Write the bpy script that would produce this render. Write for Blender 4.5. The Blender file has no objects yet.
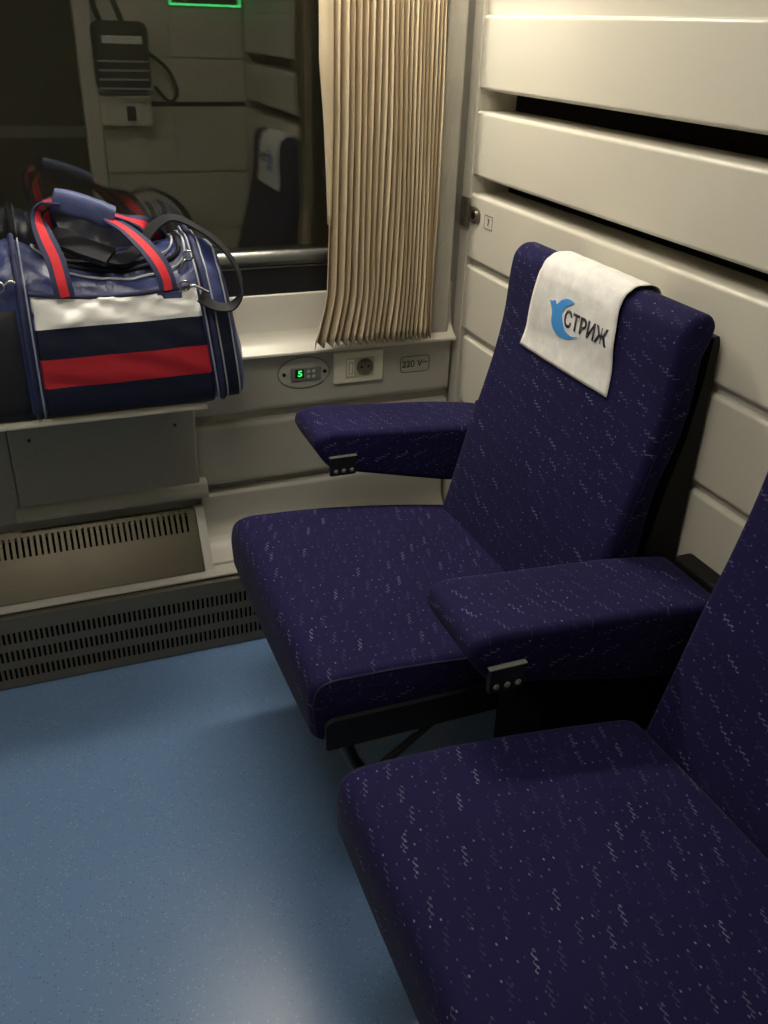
import bpy, bmesh, math, random
from mathutils import Vector, Matrix, noise
random.seed(4)
S = bpy.context.scene
C = S.collection

# ------------------------------------------------------------------ materials
def mat(name, col, rough=0.5, metal=0.0, spec=0.5, sheen=0.0, emis=None, estr=0.0, coat=0.0, aniso=0.0):
    m = bpy.data.materials.new(name); m.use_nodes = True
    b = m.node_tree.nodes['Principled BSDF']
    b.inputs['Base Color'].default_value = (*col, 1)
    b.inputs['Roughness'].default_value = rough
    b.inputs['Metallic'].default_value = metal
    b.inputs['Specular IOR Level'].default_value = spec
    b.inputs['Sheen Weight'].default_value = sheen
    b.inputs['Sheen Roughness'].default_value = 0.4
    b.inputs['Coat Weight'].default_value = coat
    if emis:
        b.inputs['Emission Color'].default_value = (*emis, 1)
        b.inputs['Emission Strength'].default_value = estr
    return m

class NG:
    """small helper to write node trees"""
    def __init__(s, m): s.m = m; s.t = m.node_tree; s.b = s.t.nodes['Principled BSDF']
    def n(s, ty, **k):
        x = s.t.nodes.new(ty)
        for a, v in k.items(): setattr(x, a, v)
        return x
    def val(s, sock, v):
        if hasattr(v, 'is_output'): s.t.links.new(v, sock)
        else: sock.default_value = v
    def math(s, op, a, b=0.0, c=None, clamp=False):
        x = s.n('ShaderNodeMath', operation=op, use_clamp=clamp)
        s.val(x.inputs[0], a); s.val(x.inputs[1], b)
        if c is not None: s.val(x.inputs[2], c)
        return x.outputs[0]
    def noise(s, vec, scale, detail=3, rough=0.5):
        x = s.n('ShaderNodeTexNoise'); s.val(x.inputs['Scale'], scale); x.inputs['Detail'].default_value = detail
        x.inputs['Roughness'].default_value = rough
        if vec is not None: s.t.links.new(vec, x.inputs['Vector'])
        return x.outputs['Fac']
    def mix(s, f, a, b):
        x = s.n('ShaderNodeMix', data_type='RGBA'); s.val(x.inputs[0], f); s.val(x.inputs[6], a); s.val(x.inputs[7], b)
        return x.outputs[2]
    def bump(s, h, strength=0.2, dist=0.002):
        x = s.n('ShaderNodeBump'); x.inputs['Strength'].default_value = strength; x.inputs['Distance'].default_value = dist
        s.t.links.new(h, x.inputs['Height']); s.t.links.new(x.outputs[0], s.b.inputs['Normal'])
    def obj(s): return s.n('ShaderNodeTexCoord').outputs['Object']
    def uv(s): return s.n('ShaderNodeTexCoord').outputs['UV']

def fabric_material():
    """navy moquette woven with little grey zigzag marks and dots"""
    m = mat('navy_moquette', (0.016, 0.014, 0.055), 0.85, sheen=0.05, spec=0.12)
    g = NG(m); uv = g.uv()
    # zigzag marks
    CU, CV = 0.054, 0.038
    sx = g.n('ShaderNodeSeparateXYZ'); g.t.links.new(uv, sx.inputs[0])
    xu = g.math('MULTIPLY', sx.outputs[0], 1/CU); yv = g.math('MULTIPLY', sx.outputs[1], 1/CV)
    row = g.math('FLOOR', yv)
    xs = g.math('ADD', xu, g.math('MULTIPLY', row, 0.41))
    cb = g.n('ShaderNodeCombineXYZ'); g.val(cb.inputs[0], g.math('FLOOR', xs)); g.val(cb.inputs[1], row)
    wn = g.n('ShaderNodeTexWhiteNoise', noise_dimensions='2D'); g.t.links.new(cb.outputs[0], wn.inputs['Vector'])
    wc = g.n('ShaderNodeSeparateColor'); g.t.links.new(wn.outputs['Color'], wc.inputs[0])
    lx = g.math('MULTIPLY', g.math('SUBTRACT', g.math('FRACT', xs), g.math('ADD', 0.34, g.math('MULTIPLY', wc.outputs[0], 0.32))), CU)
    ly = g.math('MULTIPLY', g.math('SUBTRACT', g.math('FRACT', yv), g.math('ADD', 0.30, g.math('MULTIPLY', wc.outputs[1], 0.40))), CV)
    w = g.math('SUBTRACT', ly, g.math('MULTIPLY', lx, 0.30))
    P_ = 0.0105
    p = g.math('SUBTRACT', g.math('MULTIPLY', g.math('FRACT', g.math('MULTIPLY', g.math('ADD', lx, 0.1+P_/2), 1/P_)), P_), P_/2)
    l1 = g.math('LESS_THAN', g.math('ABSOLUTE', g.math('ADD', w, g.math('MULTIPLY', p, 0.62))), 0.00085)
    l2 = g.math('LESS_THAN', g.math('ABSOLUTE', g.math('SUBTRACT', w, g.math('MULTIPLY', g.math('ADD', p, 0.0030), 1.5))), 0.0011)
    l2 = g.math('MULTIPLY', l2, g.math('MULTIPLY', g.math('LESS_THAN', g.math('ABSOLUTE', w), 0.0030), 0.6))
    zig = g.math('MULTIPLY', g.math('MAXIMUM', l1, l2), g.math('LESS_THAN', g.math('ABSOLUTE', lx), 0.0157))
    zb = g.math('ADD', 0.08, g.math('MULTIPLY', g.math('POWER', wc.outputs[2], 3.0), 0.55))
    frag = g.noise(uv, 130.0, 1)
    zig = g.math('MULTIPLY', g.math('MULTIPLY', zig, zb), g.math('MULTIPLY', frag, 1.7))
    # short woven dashes between the marks
    dm = g.n('ShaderNodeMapping'); dm.inputs['Scale'].default_value = (0.62, 1.0, 1.0); g.t.links.new(uv, dm.inputs[0])
    vo = g.n('ShaderNodeTexVoronoi', voronoi_dimensions='2D'); vo.inputs['Scale'].default_value = 66; vo.inputs['Randomness'].default_value = 0.6
    g.t.links.new(dm.outputs[0], vo.inputs['Vector'])
    vc = g.n('ShaderNodeSeparateColor'); g.t.links.new(vo.outputs['Color'], vc.inputs[0])
    dot = g.math('LESS_THAN', vo.outputs['Distance'], 0.082)
    dot = g.math('MULTIPLY', dot, g.math('MULTIPLY', g.math('GREATER_THAN', vc.outputs[0], 0.25), g.math('ADD', 0.08, g.math('MULTIPLY', g.math('POWER', vc.outputs[1], 2.5), 0.50))))
    f = g.math('MAXIMUM', zig, dot)
    wear = g.noise(g.obj(), 6.0, 3)
    base = g.mix(wear, (0.0088, 0.0074, 0.040, 1), (0.0140, 0.0118, 0.060, 1))
    col = g.mix(f, base, (0.28, 0.29, 0.44, 1))
    g.t.links.new(col, g.b.inputs['Base Color'])
    g.bump(g.noise(uv, 900.0, 2), 0.25, 0.0006)
    return m

def panel_material():
    m = mat('cream_wall_panel', (0.62, 0.57, 0.44), 0.36, spec=0.4)
    g = NG(m); o = g.obj()
    c = g.mix(g.noise(o, 2.2, 4), (0.58, 0.545, 0.455, 1), (0.65, 0.615, 0.515, 1)); g.t.links.new(c, g.b.inputs['Base Color'])
    g.bump(g.noise(o, 450.0, 2), 0.06, 0.0006)
    return m
def grey_panel_material():
    m = mat('grey_cream_moulding', (0.46, 0.43, 0.36), 0.4, spec=0.4)
    g = NG(m); o = g.obj()
    c = g.mix(g.noise(o, 3.0, 4), (0.42, 0.40, 0.350, 1), (0.49, 0.465, 0.405, 1)); g.t.links.new(c, g.b.inputs['Base Color'])
    g.bump(g.noise(o, 380.0, 2), 0.08, 0.0006)
    return m
def floor_material():
    m = mat('blue_speckled_vinyl', (0.14, 0.23, 0.36), 0.3, spec=0.5)
    g = NG(m); mo = g.n('ShaderNodeMapping'); mo.inputs['Location'].default_value = (3.17, 5.31, .3713); g.t.links.new(g.obj(), mo.inputs[0]); o = mo.outputs[0]
    base = g.mix(g.noise(o, 1.6, 4), (0.118, 0.205, 0.375, 1), (0.150, 0.250, 0.430, 1))
    vo = g.n('ShaderNodeTexVoronoi'); vo.inputs['Scale'].default_value = 165; g.t.links.new(o, vo.inputs['Vector'])
    vc = g.n('ShaderNodeSeparateColor'); g.t.links.new(vo.outputs['Color'], vc.inputs[0])
    sp = g.math('LESS_THAN', vo.outputs['Distance'], 0.30)
    lo = g.math('MULTIPLY', sp, g.math('GREATER_THAN', vc.outputs[0], 0.80))
    dk = g.math('MULTIPLY', sp, g.math('LESS_THAN', vc.outputs[0], 0.16))
    c = g.mix(g.math('MULTIPLY', lo, 0.42), base, (0.38, 0.46, 0.54, 1))
    c = g.mix(g.math('MULTIPLY', dk, 0.45), c, (0.04, 0.06, 0.11, 1))
    g.t.links.new(c, g.b.inputs['Base Color'])
    g.bump(g.noise(o, 160.0, 3), 0.10, 0.001)
    return m
def brushed(name, col, rough=0.34, sc=(3, 400, 400)):
    m = mat(name, col, rough, metal=1.0)
    g = NG(m); mp = g.n('ShaderNodeMapping'); mp.inputs['Scale'].default_value = sc; g.t.links.new(g.obj(), mp.inputs[0])
    nz = g.noise(mp.outputs[0], 1.0, 3)
    big = g.noise(g.obj(), 5.0, 3)
    g.t.links.new(g.mix(g.math('ADD', g.math('MULTIPLY', nz, 0.35), g.math('MULTIPLY', big, 0.6)), (*[c*0.72 for c in col], 1), (*[min(1, c*1.2) for c in col], 1)), g.b.inputs['Base Color'])
    g.val(g.b.inputs['Roughness'], g.math('ADD', rough-0.06, g.math('MULTIPLY', nz, 0.14)))
    return m
def cloth_material(name, a, b, sc=40, rough=0.8, bump=0.3, fine=700.0, sheen=0.0, spec=0.3):
    m = mat(name, a, rough, sheen=sheen, spec=spec)
    g = NG(m); o = g.obj()
    g.t.links.new(g.mix(g.noise(o, sc, 5, 0.65), (*a, 1), (*b, 1)), g.b.inputs['Base Color'])
    g.bump(g.noise(o, fine, 3), bump, 0.001)
    return m

M = {}
M['fabric'] = fabric_material()
M['panel'] = panel_material()
M['grey'] = grey_panel_material()
M['floor'] = floor_material()
M['steel'] = brushed('brushed_stainless_steel', (0.085, 0.075, 0.055), 0.32)
M['steel_dull'] = cloth_material('dull_grey_steel', (0.15, 0.135, 0.105), (0.20, 0.18, 0.14), 4, 0.45, 0.02)
M['steel_dull'].node_tree.nodes['Principled BSDF'].inputs['Metallic'].default_value = .5
M['white_sill'] = mat('sill_off_white', (0.70, 0.66, 0.56), 0.30)
M['rubber'] = mat('window_black_rubber', (0.012, 0.012, 0.013), 0.45)
M['alu'] = brushed('window_aluminium', (0.22, 0.22, 0.21), 0.36)
M['black'] = mat('black_plastic', (0.010, 0.010, 0.012), 0.45)
M['void'] = mat('unlit_black_cavity', (0.004, 0.004, 0.004), 0.9, spec=0.1)  # black that stands in for shade inside slots, gaps and holes
M['black_metal'] = mat('black_painted_metal', (0.012, 0.011, 0.012), 0.4, spec=0.5)
M['shell'] = mat('dark_brown_black_shell', (0.008, 0.0065, 0.006), 0.6, spec=.3)
M['side_fabric'] = cloth_material('plain_dark_navy_cloth', (0.010, 0.009, 0.032), (0.016, 0.014, 0.048), 30, 0.85)
M['curtain'] = cloth_material('beige_pleated_cloth', (0.52, 0.42, 0.27), (0.64, 0.53, 0.36), 14, 0.85, 0.35, 900.0, sheen=0.1)
M['cover'] = cloth_material('white_nonwoven_cloth', (0.55, 0.53, 0.49), (0.99, 0.97, 0.93), 34, 0.9, 0.6, 420.0)
M['blue_print'] = mat('bright_blue_print', (0.055, 0.30, 0.72), 0.8)
M['dark_print'] = mat('charcoal_print', (0.035, 0.035, 0.04), 0.8)
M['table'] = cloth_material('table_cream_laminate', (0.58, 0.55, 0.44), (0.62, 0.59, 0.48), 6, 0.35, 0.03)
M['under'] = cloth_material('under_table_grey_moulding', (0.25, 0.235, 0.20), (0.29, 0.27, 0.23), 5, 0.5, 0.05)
M['bag_navy'] = cloth_material('bag_navy_nylon', (0.018, 0.027, 0.110), (0.030, 0.043, 0.15), 22, 0.36, 0.15, 900.0, sheen=0.05, spec=0.7)
g_ = NG(M['bag_navy']); b_ = [n for n in g_.t.nodes if n.type == 'BUMP'][0]
w_ = g_.n('ShaderNodeBump'); w_.inputs['Strength'].default_value = .55; w_.inputs['Distance'].default_value = .010
m_ = g_.n('ShaderNodeMapping'); m_.inputs['Scale'].default_value = (1.0, .7, .55); m_.inputs['Rotation'].default_value = (.3, .5, .2); g_.t.links.new(g_.obj(), m_.inputs[0])
g_.t.links.new(g_.noise(m_.outputs[0], 26.0, 4, .55), w_.inputs['Height']); g_.t.links.new(w_.outputs[0], b_.inputs['Normal'])
M['bag_dark'] = cloth_material('bag_dark_navy_cloth', (0.008, 0.010, 0.026), (0.013, 0.016, 0.038), 22, 0.65, 0.2)
M['bag_white'] = cloth_material('bag_white_satin', (0.90, 0.88, 0.83), (0.95, 0.93, 0.89), 12, 0.32, 0.05, spec=0.6)
M['bag_red'] = cloth_material('bag_red_cloth', (0.40, 0.018, 0.028), (0.52, 0.028, 0.040), 12, 0.55, 0.15)
M['strap_red'] = cloth_material('strap_red_webbing', (0.62, 0.02, 0.03), (0.75, 0.035, 0.045), 60, 0.6, 0.4)
M['strap_navy'] = cloth_material('strap_navy_webbing', (0.022, 0.026, 0.070), (0.035, 0.042, 0.10), 60, 0.6, 0.4)
M['grip'] = cloth_material('grip_slate_blue_nylon', (0.065, 0.080, 0.19), (0.10, 0.12, 0.25), 26, 0.45, 0.15)
M['webbing'] = cloth_material('black_webbing', (0.006, 0.006, 0.008), (0.013, 0.013, 0.017), 50, 0.6, 0.4)
M['mesh_net'] = cloth_material('black_net_pocket', (0.012, 0.013, 0.018), (0.03, 0.03, 0.035), 60, 0.7, 0.5, 1500.0)
M['piping'] = mat('pale_grey_piping', (0.36, 0.37, 0.41), 0.45)
M['chrome'] = mat('polished_metal', (0.62, 0.60, 0.55), 0.2, metal=1.0)
M['plate_brass'] = mat('brushed_oval_plate', (0.66, 0.64, 0.57), 0.35, metal=.35)
M['ivory'] = mat('ivory_plastic', (0.78, 0.74, 0.60), 0.35)
M['ivory_dark'] = mat('ivory_socket_insert', (0.52, 0.49, 0.38), 0.4)
M['well'] = mat('socket_well_brown_grey', (0.17, 0.15, 0.11), 0.5)
M['control_grey'] = mat('control_grey_plastic', (0.20, 0.20, 0.18), 0.4)
M['green'] = mat('green_lit_digit', (0.02, 0.3, 0.05), 0.5, emis=(0.05, 1.0, 0.15), estr=1.1)
M['dark_display'] = mat('display_window_dark', (0.01, 0.03, 0.015), 0.2)
M['text_grey'] = mat('dark_grey_lettering', (0.06, 0.06, 0.055), 0.6)
M['latch'] = mat('dark_latch_metal', (0.17, 0.15, 0.11), 0.35, metal=.5)
M['exit'] = mat('green_exit_light', (0.02, 0.4, 0.1), 0.5, emis=(0.10, 1.0, 0.28), estr=3.5)
M['exit_dim'] = mat('green_exit_panel', (0.01, 0.10, 0.03), 0.4)
M['corridor'] = mat('corridor_brown_laminate', (0.10, 0.085, 0.06), 0.5)
M['lamp'] = mat('lamp_diffuser_lit', (0.9, 0.88, 0.8), 0.5, emis=(1.0, 0.84, 0.60), estr=1.0)
M['ceil'] = mat('ceiling_off_white', (0.55, 0.52, 0.44), 0.6)
gm = bpy.data.materials.new('window_glass'); gm.use_nodes = True
gb = gm.node_tree.nodes['Principled BSDF']
gb.inputs['Base Color'].default_value = (0.96, 0.97, 0.93, 1); gb.inputs['Roughness'].default_value = 0.0
gb.inputs['Transmission Weight'].default_value = 1.0; gb.inputs['IOR'].default_value = 1.52
M['glass'] = gm
M['night'] = mat('faint_night_glow', (0.035, 0.032, 0.022), 0.9, emis=(0.9, 0.8, 0.45), estr=0.006)  # faint warm glow set into the material, no lamp there

# ------------------------------------------------------------------ mesh helpers
def link(name, me, m, parent=None, smooth=True, ang=38, wn=True):
    if m is not None:
        for x in (m if isinstance(m, (list, tuple)) else [m]): me.materials.append(x)
    o = bpy.data.objects.new(name, me); C.objects.link(o)
    if smooth:
        me.polygons.foreach_set('use_smooth', [True]*len(me.polygons))
        me.set_sharp_from_angle(angle=math.radians(ang))
        if wn:
            w = o.modifiers.new('wn', 'WEIGHTED_NORMAL'); w.keep_sharp = True
    if parent is not None: o.parent = parent
    me.update()
    return o
def obj(name, bm, m, parent=None, **k):
    bmesh.ops.recalc_face_normals(bm, faces=bm.faces) if k.pop('recalc', True) else None
    me = bpy.data.meshes.new(name); bm.to_mesh(me); bm.free()
    return link(name, me, m, parent, **k)
def setp(o, label=None, cat=None, group=None, kind=None):
    if label: o['label'] = label
    if cat: o['category'] = cat
    if group: o['group'] = group
    if kind: o['kind'] = kind
    return o
def empty(name, loc=(0, 0, 0)):
    o = bpy.data.objects.new(name, None); o.empty_display_size = 0.05; C.objects.link(o); o.location = loc; return o
def thing(name, label, cat, loc=(0, 0, 0), group=None):
    return setp(empty(name, loc), label, cat, group)
def box(bm, lo, hi, r=0.0, seg=2):
    lo, hi = Vector(lo), Vector(hi)
    q = bmesh.new(); bmesh.ops.create_cube(q, size=1)
    for v in q.verts: v.co = Vector(((v.co.x+.5)*(hi.x-lo.x)+lo.x, (v.co.y+.5)*(hi.y-lo.y)+lo.y, (v.co.z+.5)*(hi.z-lo.z)+lo.z))
    if r > 0: bmesh.ops.bevel(q, geom=list(q.edges), offset=r, segments=seg, affect='EDGES', profile=0.5)
    t = bpy.data.meshes.new('t'); q.to_mesh(t); q.free(); bm.from_mesh(t); bpy.data.meshes.remove(t)
def bx(name, lo, hi, m, parent=None, r=0.0, seg=2, **k):
    bm = bmesh.new(); box(bm, lo, hi, r, seg); return obj(name, bm, m, parent, **k)
def rounded(poly, rad, n=5):
    """round the corners of a closed 2-D polygon; rad a number or a list"""
    out = []; N = len(poly)
    for i, p in enumerate(poly):
        r = rad[i] if isinstance(rad, (list, tuple)) else rad
        p = Vector(p); a = Vector(poly[i-1]); b = Vector(poly[(i+1) % N])
        da, db = (a-p), (b-p)
        t = min(r, da.length*0.49, db.length*0.49)
        if t <= 1e-6: out.append(p); continue
        s, e = p+da.normalized()*t, p+db.normalized()*t
        for k in range(n+1):
            u = k/n; out.append(s*(1-u)**2+p*2*u*(1-u)+e*u*u)
    return out
def densify(poly, step):
    out = []; N = len(poly)
    for i in range(N):
        a, b = Vector(poly[i]), Vector(poly[(i+1) % N]); k = max(1, int((b-a).length/step))
        for j in range(k): out.append(a.lerp(b, j/k))
    return out
def inset_poly(poly, d):
    N = len(poly); area = sum(poly[i].x*poly[(i+1) % N].y-poly[(i+1) % N].x*poly[i].y for i in range(N)); s = 1 if area > 0 else -1
    out = []
    for i in range(N):
        t = (poly[(i+1) % N]-poly[i-1])
        if t.length < 1e-9: out.append(poly[i].copy()); continue
        t.normalize(); out.append(poly[i]+Vector((-t.y, t.x))*s*d)
    return out
def loft_cushion(name, poly, y0, y1, r, m, parent=None, ny=14, bulge=0.0, axis='xz', disp=None, m_side=None, capuv=True):
    """extrude the closed profile poly (x,z) from y0 to y1 with soft rounded side edges; UV in metres; sides may have material 2"""
    st = []
    k = 5
    for i in range(k+1):
        a = i/k*math.pi/2; st.append((y0+r*(1-math.sin(a)), r*(1-math.cos(a)) if i < k else r))
    st = [(y0+r*(1-math.cos(i/k*math.pi/2)), r*(1-math.sin(i/k*math.pi/2))) for i in range(k+1)]
    mid = [(y0+r+(y1-y0-2*r)*i/ny, 0.0) for i in range(1, ny)]
    st = st+mid+[(y0+y1-y, d) for y, d in reversed(st[:k+1])]
    N = len(poly); arc = [0.0]
    for i in range(N): arc.append(arc[-1]+(poly[(i+1) % N]-poly[i]).length)
    bm = bmesh.new(); uvl = bm.loops.layers.uv.new('UVMap'); rings = []
    cx = sum(p.x for p in poly)/N; cz = sum(p.y for p in poly)/N
    for y, d in st:
        P = inset_poly(poly, d) if d > 1e-6 else poly
        u = (y-y0)/(y1-y0)*2-1; w = bulge*(1-u*u)
        ring = []
        for i, p in enumerate(P):
            t = (P[(i+1) % N]-P[i-1]); t = t.normalized() if t.length > 1e-9 else Vector((1, 0))
            area = 1
            co = Vector((p.x, y, p.y))
            if w: 
                dz = Vector((p.x-cx, p.y-cz)); co += Vector((0, 0, w)) if p.y > cz else Vector((0, 0, 0))
            if disp: co = disp(co)
            ring.append(bm.verts.new(co))
        rings.append(ring)
    for j in range(len(rings)-1):
        for i in range(N):
            i2 = (i+1) % N
            f = bm.faces.new((rings[j][i], rings[j][i2], rings[j+1][i2], rings[j+1][i]))
            for lp, (jj, aa) in zip(f.loops, ((j, arc[i]), (j, arc[i+1]), (j+1, arc[i+1]), (j+1, arc[i]))):
                lp[uvl].uv = (st[jj][0], aa)
            if m_side and st[j][1]+st[j+1][1] > r*0.9: f.material_index = 1
    for ring, rev in ((rings[0], False), (rings[-1], True)):
        f = bm.faces.new(ring if rev else list(reversed(ring)))
        for lp in f.loops: lp[uvl].uv = (lp.vert.co.x, lp.vert.co.z)
        if m_side: f.material_index = 1
    return obj(name, bm, [m, m_side] if m_side else m, parent, ang=55, wn=False)
def tube_bm(bm, pts, r, n=8, closed=False, cap=True):
    P = [Vector(p) for p in pts]; rings = []; L = len(P)
    up = None
    for i, p in enumerate(P):
        a = P[i-1] if (i > 0 or closed) else p; b = P[(i+1) % L] if (i < L-1 or closed) else p
        t = (b-a).normalized()
        if up is None:
            up = t.orthogonal().normalized()
        up = (up-t*up.dot(t)).normalized(); s = t.cross(up)
        rr = r[i] if isinstance(r, (list, tuple)) else r
        rings.append([bm.verts.new(p+(up*math.cos(2*math.pi*k/n)+s*math.sin(2*math.pi*k/n))*rr) for k in range(n)])
    for i in range(L if closed else L-1):
        A, B = rings[i], rings[(i+1) % L]
        for k in range(n): bm.faces.new((A[k], A[(k+1) % n], B[(k+1) % n], B[k]))
    if cap and not closed:
        bm.faces.new(list(reversed(rings[0]))); bm.faces.new(rings[-1])
def tube(name, pts, r, m, parent=None, **k):
    bm = bmesh.new(); tube_bm(bm, pts, r, **k); return obj(name, bm, m, parent, ang=60, wn=False)
def smooth_path(pts, n=8):
    """Catmull-Rom through pts"""
    P = [Vector(p) for p in pts]; out = []
    for i in range(len(P)-1):
        p0 = P[max(i-1, 0)]; p1 = P[i]; p2 = P[i+1]; p3 = P[min(i+2, len(P)-1)]
        for k in range(n):
            t = k/n
            out.append(0.5*((2*p1)+(p2-p0)*t+(2*p0-5*p1+4*p2-p3)*t*t+(3*p1-p0-3*p2+p3)*t**3))
    out.append(P[-1]); return out
def ribbon(name, pts, wdirs, width, thick, mats, parent=None, bands=((0, 1, 0),), n=8, sm=True):
    """strap: path pts, width direction per control point; bands = (from, to, material index) across the width"""
    P = smooth_path(pts, n); W = smooth_path(wdirs, n)
    cuts = sorted({b[0] for b in bands} | {b[1] for b in bands})
    bm = bmesh.new(); rows = []
    for i, p in enumerate(P):
        t = (P[min(i+1, len(P)-1)]-P[max(i-1, 0)]).normalized()
        w = W[i]; w = (w-t*w.dot(t)).normalized(); nn = t.cross(w).normalized()
        top = [bm.verts.new(p+w*width*(c-.5)+nn*thick/2) for c in cuts]
        bot = [bm.verts.new(p+w*width*(c-.5)-nn*thick/2) for c in cuts]
        rows.append((top, bot))
    def mi(c0):
        for a, b, k in bands:
            if a <= c0 < b: return k
        return 0
    for i in range(len(rows)-1):
        (t0, b0), (t1, b1) = rows[i], rows[i+1]
        for j in range(len(cuts)-1):
            f = bm.faces.new((t0[j], t0[j+1], t1[j+1], t1[j])); f.material_index = mi(cuts[j])
            f = bm.faces.new((b0[j], b1[j], b1[j+1], b0[j+1])); f.material_index = mi(cuts[j])
        f = bm.faces.new((t0[0], t1[0], b1[0], b0[0])); f.material_index = mi(cuts[0])
        f = bm.faces.new((t0[-1], b0[-1], b1[-1], t1[-1])); f.material_index = mi(cuts[-2])
    for t, b in (rows[0], rows[-1]):
        for j in range(len(cuts)-1): bm.faces.new((t[j], b[j], b[j+1], t[j+1]))
    return obj(name, bm, mats, parent, ang=50, wn=False)
def prism(bm, poly, y0, y1, fn):
    """closed polygon extruded between two levels; fn(u,v,w)->xyz"""
    a = [bm.verts.new(fn(p[0], p[1], y0)) for p in poly]; b = [bm.verts.new(fn(p[0], p[1], y1)) for p in poly]
    N = len(poly)
    bm.faces.new(list(reversed(a))); bm.faces.new(b)
    for i in range(N): bm.faces.new((a[i], a[(i+1) % N], b[(i+1) % N], b[i]))
def text_mesh(body, size, fn, name, m, parent=None, bold=0.0, align='CENTER', sx=1.0, depth=0.0006, shear=0.0, spacing=1.0):
    c = bpy.data.curves.new('tmp_text', 'FONT'); c.body = body; c.size = size; c.align_x = align; c.align_y = 'CENTER'; c.offset = bold; c.shear = shear
    c.space_character = spacing
    o = bpy.data.objects.new('tmp_text', c); C.objects.link(o)
    dg = bpy.context.evaluated_depsgraph_get(); me = bpy.data.meshes.new_from_object(o.evaluated_get(dg))
    C.objects.unlink(o); bpy.data.objects.remove(o); bpy.data.curves.remove(c)
    bm = bmesh.new(); bm.from_mesh(me); bpy.data.meshes.remove(me)
    bmesh.ops.triangulate(bm, faces=bm.faces)
    ext = bmesh.ops.extrude_face_region(bm, geom=list(bm.faces))
    for v in ext['geom']:
        if isinstance(v, bmesh.types.BMVert): v.co.z += depth
    for v in bm.verts: v.co = Vector(fn(v.co.x*sx, v.co.y, v.co.z))
    return obj(name, bm, m, parent, smooth=False)
def slot_plate(name, u0, u1, v0, v1, rows, fn, m, parent, thick=0.0015):
    """a sheet with rows of rectangular punched slots; rows = (v_lo, v_hi, pitch, slot_width, u_start, u_end)"""
    bm = bmesh.new(); cache = {}
    def V(u, v):
        k = (round(u, 5), round(v, 5))
        if k not in cache: cache[k] = bm.verts.new(fn(u, v))
        return cache[k]
    rows = sorted(rows); v = v0
    ref = rows[0]; cols = [u0]; u = ref[4]
    while u+ref[3] <= ref[5]+1e-9: cols += [u, u+ref[3]]; u += ref[2]
    cols.append(u1)
    levels = [v0]
    for r_ in rows: levels += [r_[0], r_[1]]
    levels.append(v1)
    for j in range(len(levels)-1):
        holes = j % 2 == 1
        for i in range(len(cols)-1):
            if holes and i % 2 == 1: continue
            bm.faces.new((V(cols[i], levels[j]), V(cols[i+1], levels[j]), V(cols[i+1], levels[j+1]), V(cols[i], levels[j+1])))
    o = obj(name, bm, m, parent, smooth=False)
    s = o.modifiers.new('thick', 'SOLIDIFY'); s.thickness = thick; s.offset = 0
    return o
def copy_tree(o, parent=None):
    c = o.copy(); C.objects.link(c); c.parent = parent
    for ch in [x for x in bpy.data.objects if x.parent == o]: copy_tree(ch, c)
    return c

# ------------------------------------------------------------------ layout (metres; camera over the origin)
WY, WX = 2.12, 1.07          # window-side wall face, partition wall face
FY, LX = -0.13, -1.05        # wall behind the camera, left wall
ZC = 2.35

# floor, ceiling
setp(bx('floor', (LX-.1, -1.35, -.05), (WX+.25, WY+.2, 0.0), M['floor'], smooth=False), kind='structure')
setp(bx('ceiling', (LX-.1, -1.35, ZC), (WX+.25, WY+.2, ZC+.05), M['ceil'], smooth=False), kind='structure')

# ---- wall with the window
wb = setp(empty('wall_back'), kind='structure')
def xprism(name, prof, x0, x1, m, parent, ang=38, r=0.0, n=4):
    P = rounded(prof, r, n) if r else [Vector(p) for p in prof]
    bm = bmesh.new(); prism(bm, P, x0, x1, lambda u, v, w: (w, u, v)); return obj(name, bm, m, parent, ang=ang)
bx('backing', (LX, 2.145, 0), (WX+.2, 2.24, 0.90), M['grey'], wb, smooth=False)
bx('backing', (LX, 2.145, 1.95), (WX+.2, 2.24, ZC), M['panel'], wb, smooth=False)
bx('backing', (1.0, 2.145, 0.90), (WX+.2, 2.24, 1.95), M['grey'], wb, smooth=False)
# upper sill board curving out to the lit edge, socket board, two lower boards
setp(xprism('trim_6', [(2.20, .905), (2.132, .905), (2.130, .835), (2.124, .792), (2.088, .7675), (2.088, .760), (2.20, .760)], LX, 1.052, M['white_sill'], None, r=[0, .004, .03, .03, .002, .002, 0]), kind='structure')
xprism('socket_board', [(2.15, .765), (2.113, .765), (2.118, .755), (2.119, .618), (2.126, .606), (2.15, .606)], LX, 1.052, M['grey'], wb, r=[0, .004, .004, .006, .006, 0])
xprism('lower_board', [(2.15, .580), (2.124, .580), (2.117, .571), (2.118, .420), (2.126, .408), (2.15, .408)], .345, 1.052, M['grey'], wb, r=[0, .004, .005, .007, .006, 0])
setp(xprism('trim_7', [(2.15, .388), (2.124, .388), (2.117, .379), (2.116, .285), (2.085, .245), (2.02, .232), (2.02, .222), (2.15, .222)], .348, 1.052, M['grey'], None, r=[0, .004, .005, .04, .03, .004, 0, 0]), kind='structure')
# side post of the window
bm = bmesh.new(); box(bm, (.985, 2.106, .764), (1.036, 2.16, ZC), .006, 3); obj('window_post', bm, M['grey'], wb)
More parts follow.
